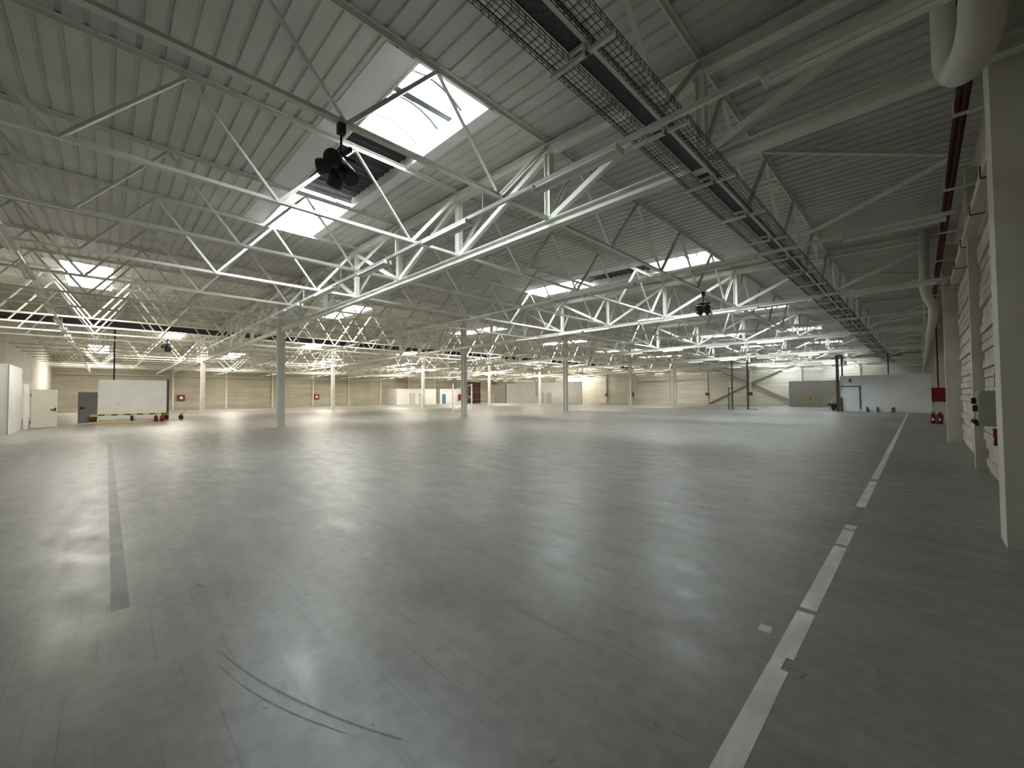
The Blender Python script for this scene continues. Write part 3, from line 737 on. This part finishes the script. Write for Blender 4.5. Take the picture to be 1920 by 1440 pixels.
obj('post', MB().box(-.13, .10, -.1, .1, 0, 5.45), M_DARKSTEEL, ms); obj('post', MB().box(.24, .36, .4, .52, 0, 5.45), M_DARKSTEEL, ms); obj('stop', MB().box(.16, .28, -.12, .02, 0, 1.35), M_DARKSTEEL, ms); obj('cross_head', MB().box(-.13, .36, -.02, .5, 5.30, 5.45), M_DARKSTEEL, ms)
tl = thing('tow_truck_handle', 'yellow hand truck leaning behind the tall dark mast', 'hand truck', (-5.95, 51.0, 0))
obj('handle', MB().bar((-.35, 0, .75), (.42, .1, 2.0), .16, .14), M_YELLOW, tl); obj('chassis', MB().box(-.55, .45, -.25, .25, .55, .72).box(-.3, .1, -.1, .1, .2, .55), M_BLACK, tl)
obj('wheel', MB().cyl((-.1, -.12, .16), (-.1, .12, .16), .16, 12), M_BLACK, tl); obj('axle', MB().bar((-.5, 0, .16), (.4, 0, .16), .05, .05), M_DARKSTEEL, tl)
o = obj('fire_main', MB().cyl((-9.5, 62.5, 6.0), (.45, 62.5, 6.0), .16, 10), M_REDPIPE, smooth=True); tag(o, 'thick dark red main crossing under the roof near the back wall', 'pipe')
o = obj('drop_conduit', MB().cyl((-2.0, 50.6, 3.42), (-2.0, 50.6, 5.4), .05, 8), M_DARKSTEEL); tag(o, 'dark drop conduit above the white partition', 'conduit')

# ------------------------------------------------------------------ floor markings
ln = thing('painted_line', 'worn broken white line painted on the floor along the right wall', 'floor line', (0, 0, 0))
def seg(x, y0, y1, w=.115, m=M_LINE):
    obj('dash', MB().box(x - w / 2, x + w / 2, y0, y1, 0, .0015), m, ln)
seg(-.685, .4, 3.06); seg(-.705, 3.06, 3.22, .07); seg(-.685, 3.22, 3.98); seg(-.685, 4.06, 5.95); seg(-.685, 6.05, 6.75); seg(-.685, 6.8, 7.02)
seg(-.69, 7.1, 8.2, .10, M_LINERED)
y = 8.25
while y < 49:
    g = random.uniform(2.0, 5.5); seg(-.69 - .002 * (y - 8), y, min(49.5, y + g), .11); y += g + random.uniform(.05, .35)
o = obj('floor_strip', MB().box(-22.6, -4.74, .05, .165, 0, .0012), M_STRIP); tag(o, 'straight dark filler strip running across the floor at the left', 'floor strip')
def scuff(pts, w, label):
    m = MB(); vs = []
    pts = [Vector((a, b, 0)) for a, b in pts]
    for _ in range(2 if len(pts) > 3 else 0):                # corner cutting for a smooth curve
        pts = [pts[0]] + [p for a, b in zip(pts[:-1], pts[1:]) for p in (a * .75 + b * .25, a * .25 + b * .75)] + [pts[-1]]
    for k, p in enumerate(pts):
        d = (pts[min(k + 1, len(pts) - 1)] - pts[max(k - 1, 0)]).normalized(); nrm = Vector((-d.y, d.x, 0))
        ww = w * (1 if 0 < k < len(pts) - 1 else .3)
        vs += [p + nrm * ww / 2 + Vector((0, 0, .001)), p - nrm * ww / 2 + Vector((0, 0, .001))]
    m.add(vs, [(2 * k, 2 * k + 1, 2 * k + 3, 2 * k + 2) for k in range(len(pts) - 1)])
    tag(obj('tyre_mark', m, M_SCUFF), label, 'tyre mark', 'dark marks on the floor')
scuff([(-3.45, .58), (-3.05, .66), (-2.65, .78), (-2.25, .93), (-1.9, 1.1)], .012, 'long thin tyre mark curving through the foreground, outer one')
scuff([(-3.3, .54), (-2.9, .62), (-2.5, .75), (-2.15, .91)], .007, 'long thin tyre mark curving through the foreground, inner one')
scuff([(-.60, 3.00), (-.56, 3.06), (-.545, 3.13)], .022, 'short dark scuff right of the broken white line')
scuff([(-4.85, .62), (-4.72, .66)], .05, 'small dark scuff just right of the dark floor strip')
scuff([(-4.45, .78), (-4.33, .80)], .05, 'small dark scuff a little farther right of the dark floor strip')
scuff([(-4.95, 6.9), (-4.9, 8.3), (-4.84, 9.9)], .03, 'thin dark crack line across the middle of the floor')
o = obj('tape_scrap', MB().box(-.9, -.82, 3.46, 3.56, 0, .001), M_LINE); tag(o, 'small pale scrap on the floor left of the white line', 'scrap')
